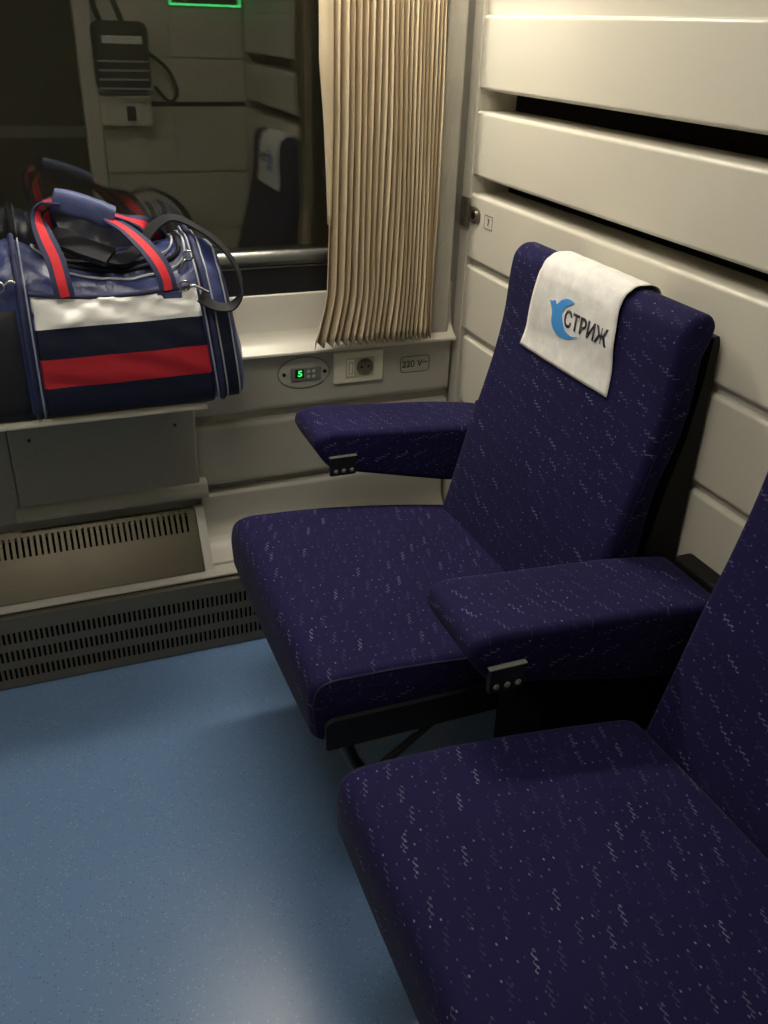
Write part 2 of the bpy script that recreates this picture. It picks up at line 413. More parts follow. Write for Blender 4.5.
# ---- window
wi = setp(empty('window_1'), kind='structure')
x0, x1 = LX, 0.998
bm = bmesh.new(); box(bm, (x0, 2.136, .905), (x1, 2.19, .973), .004); obj('black_gasket', bm, M['rubber'], wi)
bm = bmesh.new(); box(bm, (x0, 2.132, .970), (x1, 2.15, .974), .001); obj('bright_strip', bm, M['alu'], wi)
xprism('aluminium_rail', [(2.19, .974), (2.134, .976), (2.130, .984), (2.133, 1.000), (2.142, 1.010), (2.19, 1.012)], x0, x1, M['alu'], wi, r=[0, .003, .006, .008, .005, 0])
bm = bmesh.new(); box(bm, (.930, 2.138, 1.010), (.998, 2.19, 1.95), .006); obj('side_gasket', bm, M['rubber'], wi)
def pane(y0, y1):
    bm = bmesh.new(); box(bm, (x0, y0, 1.008), (.940, y1, 1.955)); obj('pane', bm, M['glass'], wi, smooth=False)
pane(2.150, 2.156); pane(2.170, 2.176)
setp(bx('night_backdrop', (LX-.3, 2.55, .3), (2.2, 2.57, 2.4), M['night'], smooth=False), kind='structure')  # backdrop sheet for the night outside, faintly glowing by its material

# ---- partition wall with berth panels
wr = setp(empty('wall_right'), kind='structure')
bx('backing', (1.19, FY-.02, 0), (1.27, 2.145, ZC), M['panel'], wr, smooth=False)
bm = bmesh.new(); box(bm, (1.066, 2.094, 0.0), (1.19, 2.140, ZC), .004); obj('corner_post', bm, M['panel'], wr)
def panel(z0, z1, xf=WX, depth=.115, r=.009, y0=FY, y1=2.086, m='panel'):
    bm = bmesh.new(); box(bm, (xf, y0, z0), (xf+depth, y1, z1), r, 3); obj('berth_panel', bm, M[m], wr)
panel(.05, .385); panel(.405, .570); panel(.590, .775)
panel(.790, .960, y1=2.112); panel(.976, 1.137, y1=2.118); panel(1.177, 1.325, y1=2.124); panel(1.371, 1.527, y1=2.106); panel(1.562, 1.80); panel(1.83, ZC-.02)
bx('groove_strip', (1.082, FY, .0), (1.18, 2.09, .98), M['grey'], wr, smooth=False)
bx('groove_strip', (1.078, FY, 1.50), (1.18, 2.09, ZC), M['panel'], wr, smooth=False)
bx('slot_dark_sheet', (1.172, FY, 1.10), (1.19, 2.09, 1.40), M['void'], wr, smooth=False)  # black sheet standing in for the shade deep in the slots

# ---- wall behind the camera with the doorway (seen mirrored in the window)
wf = setp(empty('wall_front'), kind='structure')
bx('backing', (.42, FY-.06, 0), (WX+.2, FY-.012, ZC), M['grey'], wf, smooth=False)
bx('backing', (LX, FY-.06, 0), (-.46, FY, ZC), M['panel'], wf, smooth=False)
bx('lintel', (-.46, FY-.06, 2.05), (.42, FY, ZC), M['panel'], wf, smooth=False)
for (z0, z1) in ((.03, .60), (.61, .86), (.87, 1.145), (1.165, 1.34), (1.345, 1.70), (1.71, 2.3)):
    for (a, b) in ((.42, .735), (.738, 1.068)):
        bm = bmesh.new(); box(bm, (a, FY-.014, z0), (b, FY, z1), .003); obj('wall_panel', bm, M['panel'], wf)
bx('dark_gap', (.42, FY-.0135, 1.1455), (1.068, FY-.004, 1.1645), M['void'], wf, smooth=False)
dr = setp(empty('door_1'), kind='structure')
bm = bmesh.new(); box(bm, (.345, FY-.07, 0), (.415, FY+.018, 2.08), .008); obj('door_jamb', bm, M['white_sill'], dr)
bm = bmesh.new(); box(bm, (-.50, FY-.07, 0), (-.43, FY+.018, 2.08), .008); obj('door_jamb', bm, M['white_sill'], dr)
setp(bx('wall_corridor', (LX-.1, -1.35, 0), (WX+.25, -1.25, ZC), M['corridor'], smooth=False), kind='structure')
setp(bx('trim_2', (LX, -1.25, .90), (WX+.2, -1.225, .96), M['grey'], smooth=False, r=.004), kind='structure')
setp(bx('wall_left', (LX-.1, -1.25, 0), (LX, WY+.12, ZC), M['panel'], smooth=False), kind='structure')
setp(bx('trim_3', (WX+.14, -1.25, 0), (WX+.25, FY-.07, ZC), M['corridor'], smooth=False), kind='structure')

# green sign high on the wall behind the camera
ex = thing('exit_sign', 'green outlined illuminated sign mirrored at the top of the window', 'sign', (.902, FY, 1.545))
bm = bmesh.new(); box(bm, (-.155, .0, 0), (.155, .018, .16), .004); obj('sign_panel', bm, M['exit_dim'], ex)
bm = bmesh.new()
for lo, hi in (((-.155, .018, 0), (.155, .021, .009)), ((-.155, .018, .151), (.155, .021, .16)), ((-.155, .018, 0), (-.146, .021, .16)), ((.146, .018, 0), (.155, .021, .16))): box(bm, lo, hi)
obj('lit_border', bm, M['exit'], ex, smooth=False)

# black rucksack and a wall unit beside the doorway, faintly mirrored
ru = thing('rucksack', 'black ribbed rucksack with a pale label, mirrored in the window glass', 'bag', (.52, FY, 1.25))
bm = bmesh.new(); box(bm, (-.115, .001, -.04), (.115, .12, .23), .035, 4); obj('bag_body', bm, M['webbing'], ru)
bm = bmesh.new(); box(bm, (-.08, .118, .145), (.085, .126, .175), .003); obj('label_strip', bm, M['cover'], ru)
for k in range(4):
    bm = bmesh.new(); box(bm, (-.105, .116, -.03+k*.035), (.105, .124, -.022+k*.035), .002); obj('rib', bm, M['piping'], ru)
tube('carry_loop', smooth_path([(.10, .06, .12), (.19, .07, .05), (.225, .07, -.04), (.19, .06, -.08), (.13, .06, -.02)]), .008, M['webbing'], ru)
tube('hanging_strap', smooth_path([(-.06, .04, .20), (-.09, .02, .30), (-.03, .02, .34), (.02, .04, .22)]), .012, M['webbing'], ru)
wu = thing('wall_unit', 'cream wall box with a dark square opening, mirrored beneath the rucksack', 'control box', (.50, FY, 1.07))
bm = bmesh.new(); box(bm, (-.09, .001, 0), (.13, .06, .125), .008); obj('casing', bm, M['ivory'], wu)
bm = bmesh.new(); box(bm, (0, .058, .02), (.075, .066, .10), .003); obj('display_frame', bm, M['cover'], wu)
bm = bmesh.new(); box(bm, (.02, .064, .022), (.06, .070, .082), .002); obj('display', bm, M['black'], wu)

# ---- latch, lock and number on the partition
la = thing('latch_plate', 'small dark metal latch plate on the corner post by the keyhole', 'latch', (1.062, 2.098, 1.09))
bm = bmesh.new(); box(bm, (-.004, -.012, -.036), (.004, .030, .036), .002); obj('plate', bm, M['latch'], la)
for z in (-.02, .02):
    bm = bmesh.new(); bmesh.ops.create_cone(bm, cap_ends=True, segments=12, radius1=.004, radius2=.003, depth=.003, matrix=Matrix.Translation((-.005, .008, z)) @ Matrix.Rotation(math.pi/2, 4, 'Y')); obj('screw', bm, M['chrome'], la)
lk = thing('lock', 'rounded dark metal keyhole plate on the cream berth panel', 'lock', (WX, 2.070, 1.088))
def superellipse(a, b, n=28, e=2.6):
    return [(a*math.copysign(abs(math.cos(t))**(2/e), math.cos(t)), b*math.copysign(abs(math.sin(t))**(2/e), math.sin(t))) for t in (2*math.pi*i/n for i in range(n))]
bm = bmesh.new(); prism(bm, superellipse(.035, .0195, e=3), 0, .004, lambda u, v, w: (-w, u, v)); obj('escutcheon', bm, M['latch'], lk)
bm = bmesh.new(); prism(bm, superellipse(.014, .0135, e=2), .003, .0075, lambda u, v, w: (-w, u-.008, v)); obj('cylinder_ring', bm, M['chrome'], lk)
bm = bmesh.new(); prism(bm, superellipse(.008, .0085, e=2), .007, .0085, lambda u, v, w: (-w, u-.008, v)); obj('keyhole', bm, M['void'], lk)
nl = thing('number_label', 'small outlined label with the number 7 on the cream panel', 'label', (WX, 1.992, 1.083))
bm = bmesh.new()
def frame_rect(bm, hw, hh, t, d0, d1, fn):
    for a in (((-hw, -hh), (hw, -hh+t)), ((-hw, hh-t), (hw, hh)), ((-hw, -hh), (-hw+t, hh)), ((hw-t, -hh), (hw, hh))):
        (a0, b0), (a1, b1) = a; prism(bm, [(a0, b0), (a1, b0), (a1, b1), (a0, b1)], d0, d1, fn)
frame_rect(bm, .021, .0165, .0014, 0, .0006, lambda u, v, w: (-w, u, v)); obj('outline', bm, M['text_grey'], nl, smooth=False)
text_mesh('7', .022, lambda u, v, w: (-w-.0002, -u, v), 'numeral', M['text_grey'], nl, bold=.0002)

# ---- heater cover under the table
hc = thing('heater_cover', 'sloping brushed steel heater grille under the table', 'heater cover', (.32, 2.05, .228))
hc_o = Vector((.32, 2.05, .228))
A, B = Vector((0, 1.998, .226)), Vector((0, 2.112, .362))      # slope bottom and top
Ls = (B-A).length
def hf(u, v): p = A.lerp(B, v/Ls); return Vector((u, p.y, p.z))-hc_o
slot_plate('slotted_plate', -.90, .322, 0, Ls, [(Ls*.62, Ls*.91, .0145, .0062, -.88, .312)], hf, M['steel'], hc)
bm = bmesh.new(); prism(bm, [(1.999, .222), (2.113, .222), (2.113, .359)], .3195, .3225, lambda u, v, w: Vector((w, u, v))-hc_o); obj('side_plate', bm, M['steel'], hc, smooth=False)
bm = bmesh.new(); prism(bm, [(2.003, .222), (2.114, .222), (2.114, .362), (2.10, .362)], .324, .3465, lambda u, v, w: Vector((w, u, v))-hc_o); obj('end_moulding', bm, M['grey'], hc, smooth=False)
bm = bmesh.new(); prism(bm, [(2.02, .224), (2.112, .224), (2.112, .335)], -.9, .318, lambda u, v, w: Vector((w, u, v))-hc_o); obj('dark_core', bm, M['void'], hc, smooth=False)
hl = thing('skirting_grille', 'grey steel skirting with three rows of slots along the blue floor', 'skirting grille', (.3, 1.96, 0))
ho = Vector((.3, 1.96, 0))
def lf(u, v): return Vector((u, 1.960, v))-ho
slot_plate('slotted_front', LX, 1.06, .004, .210, [(.030, .062, .0125, .0062, -1.0, 1.05), (.083, .115, .0125, .0062, -1.0, 1.05), (.136, .168, .0125, .0062, -1.0, 1.05)], lf, M['steel_dull'], hl)
bm = bmesh.new(); box(bm, Vector((LX, 1.959, .207))-ho, Vector((1.06, 2.10, .211))-ho, .0012); obj('top_flange', bm, M['steel_dull'], hl)
bm = bmesh.new(); box(bm, Vector((LX, 1.985, .004))-ho, Vector((1.06, 2.08, .2))-ho); obj('dark_core', bm, M['void'], hl, smooth=False)
setp(bx('trim_4', (LX, 1.972, .2165), (1.052, 2.13, .2235), M['grey'], r=.002), kind='structure')
setp(bx('dark_gap_strip', (LX, 1.995, .2100), (1.052, 2.13, .2165), M['void'], smooth=False), kind='structure')  # black strip standing in for the unlit gap below the ledge

# ---- moulding beneath the table
um = thing('table_bracket', 'grey moulded table support panel with two screws below the bag', 'table support', (.12, 2.12, .40))
uo = Vector((.12, 2.12, .40))
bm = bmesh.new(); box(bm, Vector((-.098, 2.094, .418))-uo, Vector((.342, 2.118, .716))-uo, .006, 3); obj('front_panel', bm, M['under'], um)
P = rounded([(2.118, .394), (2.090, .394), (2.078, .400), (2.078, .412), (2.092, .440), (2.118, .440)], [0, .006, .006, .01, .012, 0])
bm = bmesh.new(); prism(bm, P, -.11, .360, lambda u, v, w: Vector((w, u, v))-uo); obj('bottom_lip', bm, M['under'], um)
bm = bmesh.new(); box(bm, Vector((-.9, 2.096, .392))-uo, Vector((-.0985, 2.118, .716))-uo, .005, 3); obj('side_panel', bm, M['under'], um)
for x, z in ((-.052, .610), (.290, .607)):
    bm = bmesh.new(); bmesh.ops.create_cone(bm, cap_ends=True, segments=14, radius1=.0042, radius2=.0042, depth=.003, matrix=Matrix.Translation(Vector((x, 2.093, z))-uo) @ Matrix.Rotation(math.pi/2, 4, 'X')); obj('screw', bm, M['black'], um)

# ---- table
tb = thing('folding_table', 'narrow cream folding table shelf under the sports bag', 'table', (0, 2.0, .745))
to = Vector((0, 2.0, .745))
P = rounded([(2.112, .745), (1.880, .745), (1.876, .739), (1.876, .730), (1.884, .726), (2.112, .726)], [0, .003, .003, .003, .003, 0])
bm = bmesh.new(); prism(bm, P, -.90, .336, lambda u, v, w: Vector((w, u, v))-to); obj('table_top', bm, M['table'], tb)

# ------------------------------------------------------------------ curtain
def curtain():
    bm = bmesh.new(); uvl = None
    n = 21; zs = [2.02-(2.02-.789)*i/46 for i in range(47)]; rows = []
    yc = 2.062
    random.seed(11)
    jit = [random.uniform(-.25, .25) for _ in range(2*n+3)]; dep = [random.uniform(.75, 1.2) for _ in range(2*n+3)]
    wid = [1.5 if k < 4 else (1.15 if k < 14 else (.72 if k > 24 else 1.0)) for k in range(2*n+1)]
    for z in zs:
        t = (2.02-z)/(2.02-.789)
        zz = z
        # left and right outlines follow the hang of the cloth
        xl = .690+.0*t
        if zz > 1.30: xl = .684
        elif zz > .93: xl = .684-.010*(1.30-zz)/.37
        else: xl = .674-.032*((.93-zz)/.141)**1.3
        xr = .952+.010*min(1, max(0, (1.55-zz)/.4))-.001*max(0, (1.0-zz)/.22)
        tot = 0; us = [0]
        for k in range(2*n):
            tot += wid[k]; us.append(tot)
        row = []
        for k in range(2*n+1):
            u = us[k]/tot
            s = 1 if k % 2 else -1
            amp = (.0125+.004*t)*dep[k]*(1.0 if wid[k] >= 1 else .8)
            wob = .0030*math.sin(zz*7+k*.25)+.0008*math.sin(zz*23+k*1.7)
            x = xl+(xr-xl)*u+jit[k]*.0035+wob*.55*(.25+t)
            y = yc+s*amp+.004*math.sin(zz*6+k*.5)*(.2+t)
            z2 = zz
            if zz == zs[-1]: z2 += (.006 if s > 0 else -.004)+.003*jit[k]
            row.append(Vector((x, y, z2)))
        # subdivide each facet once for soft creases
        full = []
        for k in range(2*n):
            a, b = row[k], row[k+1]
            full += [a, a.lerp(b, .15), a.lerp(b, .5)+Vector((.0008, 0, 0)), a.lerp(b, .85)]
        full.append(row[-1]); rows.append([bm.verts.new(v) for v in full])
    for i in range(len(rows)-1):
        for k in range(len(rows[0])-1): bm.faces.new((rows[i][k], rows[i][k+1], rows[i+1][k+1], rows[i+1][k]))
    cu = thing('curtain', 'beige pleated curtain drawn to the right side of the window', 'curtain', (.84, 2.062, .789))
    for v in bm.verts: v.co -= Vector((.84, 2.062, .789))
    o = obj('pleated_cloth', bm, M['curtain'], cu, ang=75, wn=False, recalc=False)
    s = o.modifiers.new('thick', 'SOLIDIFY'); s.thickness = .0012
    # leading hem strip, tapered to give the brightly lit front fold
    bm = bmesh.new(); pr = []
    for z in zs:
        if z < 1.08: break
        w = .024*min(1, max(0.0, (z-1.09)/.34))**1.2+.0005; w = w if z > 1.12 else .0005
        xl = .684-.010*max(0, 1.30-z)/.37
        pr.append((bm.verts.new((-.84+xl-w, -.004, z-.789)), bm.verts.new((-.84+xl+.006, -.012, z-.789))))
    for (a, b), (c, d) in zip(pr, pr[1:]): bm.faces.new((a, b, d, c))
    o = obj('leading_hem', bm, M['curtain'], cu, ang=60, wn=False); s = o.modifiers.new('thick', 'SOLIDIFY'); s.thickness = .002
    tube('curtain_rail', [(-.34, 0, 1.255), (.15, 0, 1.255)], .006, M['alu'], cu)
curtain()

# ------------------------------------------------------------------ socket, thermostat, 220V label
so = thing('power_socket', 'ivory power socket plate under the curtain', 'power socket', (.783, 2.119, .704))
F = lambda u, v, w: (u, -w, v)
bm = bmesh.new(); box(bm, (-.069, -.010, -.0425), (.069, .0, .0425), .003, 3); obj('plate', bm, M['ivory'], so)
bm = bmesh.new(); box(bm, (-.037, -.0125, -.026), (.043, -.0095, .026), .0015); obj('insert_frame', bm, M['ivory_dark'], so)
bm = bmesh.new(); box(bm, (-.034, -.015, -.023), (-.014, -.012, .023), .0015); obj('switch', bm, M['ivory'], so)
bm = bmesh.new(); frame_rect(bm, .0055, .016, .001, .0148, .0156, lambda u, v, w: (u-.024, -w, v)); obj('switch_marking', bm, M['text_grey'], so, smooth=False)
bm = bmesh.new()
ring_o = superellipse(.0235, .0235, 32, 2); prof = [(.0235, .0125), (.0220, .0165), (.0200, .0165), (.0190, .0130), (.0005, .0129)]
rr = []
for rad, d in prof: rr.append([bm.verts.new((.0165+rad*math.cos(2*math.pi*i/32), -d, rad*math.sin(2*math.pi*i/32))) for i in range(32)])
for a, b in zip(rr, rr[1:]):
    for i in range(32): bm.faces.new((a[i], a[(i+1) % 32], b[(i+1) % 32], b[i]))
bm.faces.new(rr[-1])
obj('round_well', bm, M['well'], so, ang=30)
for dx in (-.0095, .0095):
    bm = bmesh.new(); prism(bm, superellipse(.0028, .0028, 12, 2), .0129, .0134, lambda u, v, w: (.0165+dx+u, -w, v)); obj('pin_hole', bm, M['void'], so, smooth=False)
for dz in (-.0165, .0165):
    bm = bmesh.new(); box(bm, (.0145, -.0160, dz-.002), (.0185, -.0125, dz+.002)); obj('earth_clip', bm, M['latch'], so, smooth=False)
# thermostat
th = thing('thermostat', 'oval brushed metal control plate with a green lit digit', 'thermostat', (.634, 2.119, .700))
bm = bmesh.new(); prism(bm, superellipse(.0705, .0435, 44, 2.05), 0, .0018, F); obj('rim_shading', bm, M['latch'], th, ang=25, wn=False)  # darker ring put in as shading round the plate edge
bm = bmesh.new(); P0 = superellipse(.068, .041, 44, 2.05)
prism(bm, P0, 0, .003, F); prism(bm, [(x*.95, z*.93) for x, z in P0], .003, .0045, F); obj('oval_plate', bm, M['plate_brass'], th, ang=25, wn=False)
bm = bmesh.new(); box(bm, (-.037, -.0105, -.0185), (.045, -.004, .0165), .003); obj('control_panel', bm, M['control_grey'], th)
bm = bmesh.new(); box(bm, (-.026, -.0115, -.011), (-.002, -.010, .013), .0008); obj('display', bm, M['dark_display'], th)
text_mesh('5', .022, lambda u, v, w: (-.013+u*1.2, -.0117-w, .001+v), 'lit_digit', M['green'], th, bold=.0006)
for (a, b) in ((.010, .006), (.024, .006), (.010, -.008), (.024, -.008)):
    bm = bmesh.new(); prism(bm, superellipse(.0048, .0045, 12, 2), .0100, .0116, lambda u, v, w: (a+u, -w, b+v)); obj('button', bm, M['plate_brass'], th)
for a in (-.054, .056):
    bm = bmesh.new(); prism(bm, superellipse(.0052, .0052, 14, 2), .004, .0058, lambda u, v, w: (a+u, -w, v)); obj('screw', bm, M['black'], th)
# 220V label
vl = thing('voltage_label', 'outlined 220 V marking beside the socket', 'label', (.949, 2.1188, .693))
bm = bmesh.new(); hw, hh, t = .0435, .0235, .0022
outer = rounded([(-hw, -hh), (hw, -hh), (hw, hh), (-hw, hh)], .014, 5); inner = rounded([(-hw+t, -hh+t), (hw-t, -hh+t), (hw-t, hh-t), (-hw+t, hh-t)], .012, 5)
N = len(outer)
for i in range(N):
    j = (i+1) % N; vs = [bm.verts.new((p.x, -d, p.y)) for p, d in ((outer[i], .0006), (outer[j], .0006), (inner[j], .0006), (inner[i], .0006))]; bm.faces.new(vs)
o = obj('outline', bm, M['text_grey'], vl, smooth=False); 
s = o.modifiers.new('t', 'SOLIDIFY'); s.thickness = .0005
text_mesh('220 V', .0265, lambda u, v, w: (u-.008, -.0002-w, v), 'lettering', M['text_grey'], vl, bold=.0004, sx=.95)
text_mesh('~', .028, lambda u, v, w: (u+.030, -.0002-w, v+.004), 'lettering', M['text_grey'], vl, bold=.0004)

# ------------------------------------------------------------------ seats
def make_seat(label, group):
    st = thing('train_seat', label, 'seat', (0, 0, 0), group)
    # seat cushion
    cp = [(.342, .400), (.337, .485), (.346, .522), (.378, .533), (.52, .528), (.70, .508), (.88, .478), (.90, .392), (.60, .390), (.40, .386)]
    P = densify(rounded(cp, [.025, .03, .03, .03, .1, .1, .03, .025, .02, .025], 6), .02)
    def disp(co):
        u = (co.y-1.4175)/.3025
        if co.z > .45: co.z += .012*(1-u*u)-.004*math.exp(-((co.x-.62)**2+(co.y-1.40)**2)/.02)
        co.x -= .004*(1-u*u) if co.x < .40 else 0
        return co
    loft_cushion('seat_cushion', P, 1.115, 1.722, .017, M['fabric'], st, ny=18, disp=disp)
    for y in (1.119, 1.718):
        pts = [disp(Vector((p.x, y, p.y))) for p in inset_poly(P, .008)]
        tube('cushion_piping', pts, .0028, M['side_fabric'], st, n=6, closed=True)
    # backrest: thick upholstered body, front face bends at the head
    bp = [(.836, .41), (.846, .470), (.880, .600), (.905, .700), (.932, .790), (.952, .868), (.968, .955), (.972, 1.045), (.978, 1.083), (.998, 1.103), (1.030, 1.103), (1.045, 1.085), (1.040, 1.055), (1.028, 1.030), (1.028, .945), (1.014, .870), (.985, .790), (.972, .650), (.955, .47), (.93, .42)]
    P = densify(rounded(bp, [.025, .02, .05, .05, .04, .04, .04, .03, .022, .024, .022, .022, .02, .02, .04, .03, .04, .05, .02, .025], 5), .02)
    def bd(co):
        u = (co.y-1.41)/.29
        if co.x < .99 and co.z < 1.09:
            co.x -= .010*(1-u*u)*(.4+.6*math.sin(max(0, min(1, (co.z-.45)/.6))*math.pi))
        return co
    loft_cushion('backrest', P, 1.120, 1.702, .014, M['fabric'], st, ny=18, disp=bd)
    # dark rigid back shell
    sp = [(.93, .41), (.985, .62), (1.010, .78), (1.032, .88), (1.043, .98), (1.046, 1.060), (1.056, 1.066), (1.062, 1.05), (1.064, .62), (1.062, .38), (.94, .36)]
    P = rounded(sp, .008, 3)
    bm = bmesh.new(); prism(bm, P, 1.128, 1.694, lambda u, v, w: (u, w, v)); obj('back_shell', bm, M['shell'], st, ang=35)
    # armrest on the window side
    ap = [(.548, .690), (.541, .668), (.556, .638), (.580, .607), (.61, .598), (.74, .566), (.88, .532), (1.03, .512), (1.045, .58), (1.035, .655), (.90, .676), (.70, .690), (.58, .699)]
    P = densify(rounded(ap, [.02, .02, .02, .02, .03, .03, .03, .025, .02, .025, .05, .05, .02], 5), .02)
    ar = loft_cushion('armrest', P, 1.728, 1.905, .014, M['fabric'], st, ny=8)
    bm = bmesh.new(); box(bm, (.575, 1.720, .594), (.637, 1.732, .640), .003); rc = obj('recline_panel', bm, M['black'], ar)
    bm = bmesh.new(); box(bm, (.573, 1.7185, .6395), (.639, 1.730, .6425), .0015); obj('bright_edge', bm, M['control_grey'], ar)
    for k in range(3):
        bm = bmesh.new(); bmesh.ops.create_uvsphere(bm, u_segments=12, v_segments=8, radius=.0055, matrix=Matrix.Translation((.588+k*.019, 1.720, .606)) @ Matrix.Diagonal((1, .6, 1, 1))); obj('button', bm, M['control_grey'], ar, ang=80)
    bm = bmesh.new(); box(bm, (1.022, 1.735, .47), (1.063, 1.90, .664), .008, 3); obj('armrest_mount', bm, M['shell'], st)
    # metal frame and legs
    for y in (1.108, 1.722):
        P = rounded([(.362, .395), (.362, .452), (.376, .459), (.86, .452), (1.02, .42), (1.02, .37), (.86, .395)], [.008, .012, .01, .02, .02, .01, .02], 4)
        bm = bmesh.new(); prism(bm, P, y-.004, y+.006, lambda u, v, w: (u, w, v)); obj('side_rail', bm, M['black_metal'], st, ang=30).location.z = -.010
    bm = bmesh.new(); box(bm, (.40, 1.13, .358), (.98, 1.71, .385), .004); obj('under_tray', bm, M['black_metal'], st)
    for y in (1.15, 1.68):
        tube('leg', [(.395, y, .40), (.43, y, .30), (.60, y, .016)], .013, M['black_metal'], st)
        tube('leg', [(.93, y, .38), (.93, y, .016)], .016, M['black_metal'], st)
        tube('strut', [(.62, y, .372), (.46, y, .25)], .008, M['black_metal'], st)
        bm = bmesh.new(); box(bm, (.57, y-.03, .0005), (.97, y+.03, .016), .003); obj('foot_plate', bm, M['black_metal'], st)
    bm = bmesh.new(); box(bm, (.47, 1.145, .335), (.56, 1.165, .372), .004); obj('tilt_lever', bm, M['control_grey'], st)
    return st
seat = make_seat('navy patterned seat by the window with a white headrest cover', 'navy seats along the partition wall')
seat2 = copy_tree(seat); seat2.location = (.006, -.806, 0)
seat2['label'] = 'nearest navy patterned seat, cut off by the lower right corner'
for ch in [o for o in bpy.data.objects if o.parent == seat2]:
    if ch.name.split('.')[0] == 'armrest': ch.location = (-.012, .016, 0)
    if ch.name.startswith(('seat_cushion', 'cushion_piping', 'side_rail', 'under_tray')): ch.location = Vector(ch.location)+Vector((-.030, .004, 0))
    if ch.name.startswith('backrest'): ch.location = (.008, .0, 0)

# ------------------------------------------------------------------ headrest covers
def make_cover():
    """white cloth over the headrest; path runs from the front hem up and over the top, down the back"""
    path = [(.9592, .916), (.9655, .955), (.9645, 1.00), (.9665, 1.045), (.9735, 1.084), (.986, 1.102), (.998, 1.109), (1.014, 1.110), (1.032, 1.109), (1.0475, 1.100), (1.053, 1.084), (1.0505, 1.068)]
    path = [Vector((a, 0, b)) for a, b in path]; path = smooth_path(path, 5)
    arc = [0]
    for a, b in zip(path, path[1:]): arc.append(arc[-1]+(b-a).length)
    def pt(s):
        s = max(0, min(arc[-1], s))
        for i in range(len(arc)-1):
            if s <= arc[i+1]: 
                t = (s-arc[i])/(arc[i+1]-arc[i]); p = path[i].lerp(path[i+1], t); tg = (path[i+1]-path[i]).normalized(); return p, Vector((-tg.z, 0, tg.x))
        return path[-1], Vector((0, 0, 1))
    co = Vector((1.0, 1.425, 1.10))
    cv = thing('headrest_cover', 'white headrest cover with blue bird logo on the window seat', 'headrest cover', co, 'white headrest covers')
    bm = bmesh.new(); NU, NS = 30, 44; g = []
    for j in range(NS+1):
        s = arc[-1]*j/NS; row = []
        for i in range(NU+1):
            u = i/NU; ub = max(0, 1-s/.17); lo_ = 1.287-.023*ub; hi_ = 1.562+.026*ub; y = lo_+(hi_-lo_)*u
            p, n = pt(s)
            uu = (y-1.41)/.29
            q = Vector((p.x, y, p.z)) + Vector((-.010*(1-uu*uu)*(.4+.6*math.sin(max(0, min(1, (p.z-.45)/.6))*math.pi)) if p.x < .985 else 0, 0, 0))
            q += Vector((-.0018, 0, 0)) if p.z < 1.08 else Vector((0, 0, .0006))
            q += n*0.0012*noise.noise(Vector((y*28, s*28, 0)))
            row.append(bm.verts.new(q-co))
        g.append(row)
    for j in range(NS):
        for i in range(NU): bm.faces.new((g[j][i], g[j+1][i], g[j+1][i+1], g[j][i+1]))
    o = obj('cloth', bm, M['cover'], cv, ang=80, wn=False); s_ = o.modifiers.new('t', 'SOLIDIFY'); s_.thickness = .0012; s_.offset = 0
    def surf(y, s, d=0.0):
        p, n = pt(s); uu = (y-1.41)/.29
        q = Vector((p.x, y, p.z))+Vector((-.010*(1-uu*uu)*(.4+.6*math.sin(max(0, min(1, (p.z-.45)/.6))*math.pi)), 0, 0))+Vector((-.0018-.0014-d, 0, 0))
        return q-co
    def z_to_s(z):
        for i in range(len(path)-1):
            if path[i].z <= z <= path[i+1].z: return arc[i]+(arc[i+1]-arc[i])*(z-path[i].z)/(path[i+1].z-path[i].z)
        return 0
    # lettering runs from +y (left) to -y (right)
    ang = math.radians(0)
    def place(u, v, w): return surf(1.3685-u, z_to_s(1.0125)+v, w+.0002)
    text_mesh('СТРИЖ', .0425, lambda u, v, w: place(u, v, w), 'lettering', M['dark_print'], cv, bold=.0008, sx=.915)
    # bird emblem: a body that sweeps down into a crescent, with two small wing tips
    def bird(pts, name):
        P = []
        C_ = smooth_path([(a, b, 0) for a, b in pts]+[(pts[0][0], pts[0][1], 0)], 5)[:-1]
        bm = bmesh.new(); vs = [bm.verts.new((p.x, p.y, 0)) for p in C_]; f = bm.faces.new(vs)
        bmesh.ops.triangulate(bm, faces=[f]); 
        for _ in range(2): bmesh.ops.subdivide_edges(bm, edges=[e for e in bm.edges if e.calc_length() > .008], cuts=1)
        ext = bmesh.ops.extrude_face_region(bm, geom=list(bm.faces))
        for v in ext['geom']:
            if isinstance(v, bmesh.types.BMVert): v.co.z += .0004
        for v in bm.verts: v.co = surf(1.5-v.co.x, v.co.y, v.co.z)
        obj(name, bm, M['blue_print'], cv, smooth=False)
    bird([(1.5-y, z_to_s(z)) for y, z in ((1.5012, 1.0327), (1.491, 1.0335), (1.4807, 1.0370), (1.4734, 1.0313), (1.4602, 1.0425), (1.4386, 1.0501), (1.4172, 1.0476), (1.4326, 1.0397), (1.4445, 1.0307), (1.4503, 1.0195), (1.4455, 1.0092), (1.438, .9979), (1.4269, .9886), (1.4057, .9865), (1.3848, .992), (1.4044, .9821), (1.4309, .9747), (1.4563, .9748), (1.4753, .983), (1.4837, .9964), (1.485, 1.0117), (1.4923, 1.0234))], 'bird_emblem')
    return cv
cover = make_cover()
bx('gap_shade_block', (.68, 1.750, .02), (1.06, 1.900, .50), M['void'], seat2, r=.01)  # black block added to darken the gap under the nearer armrest
cover2 = copy_tree(cover); cover2.location = Vector(cover.location)+Vector((.012, -.806, 0))
cover2['label'] = 'white headrest cover of the nearer seat, seen only mirrored in the window'

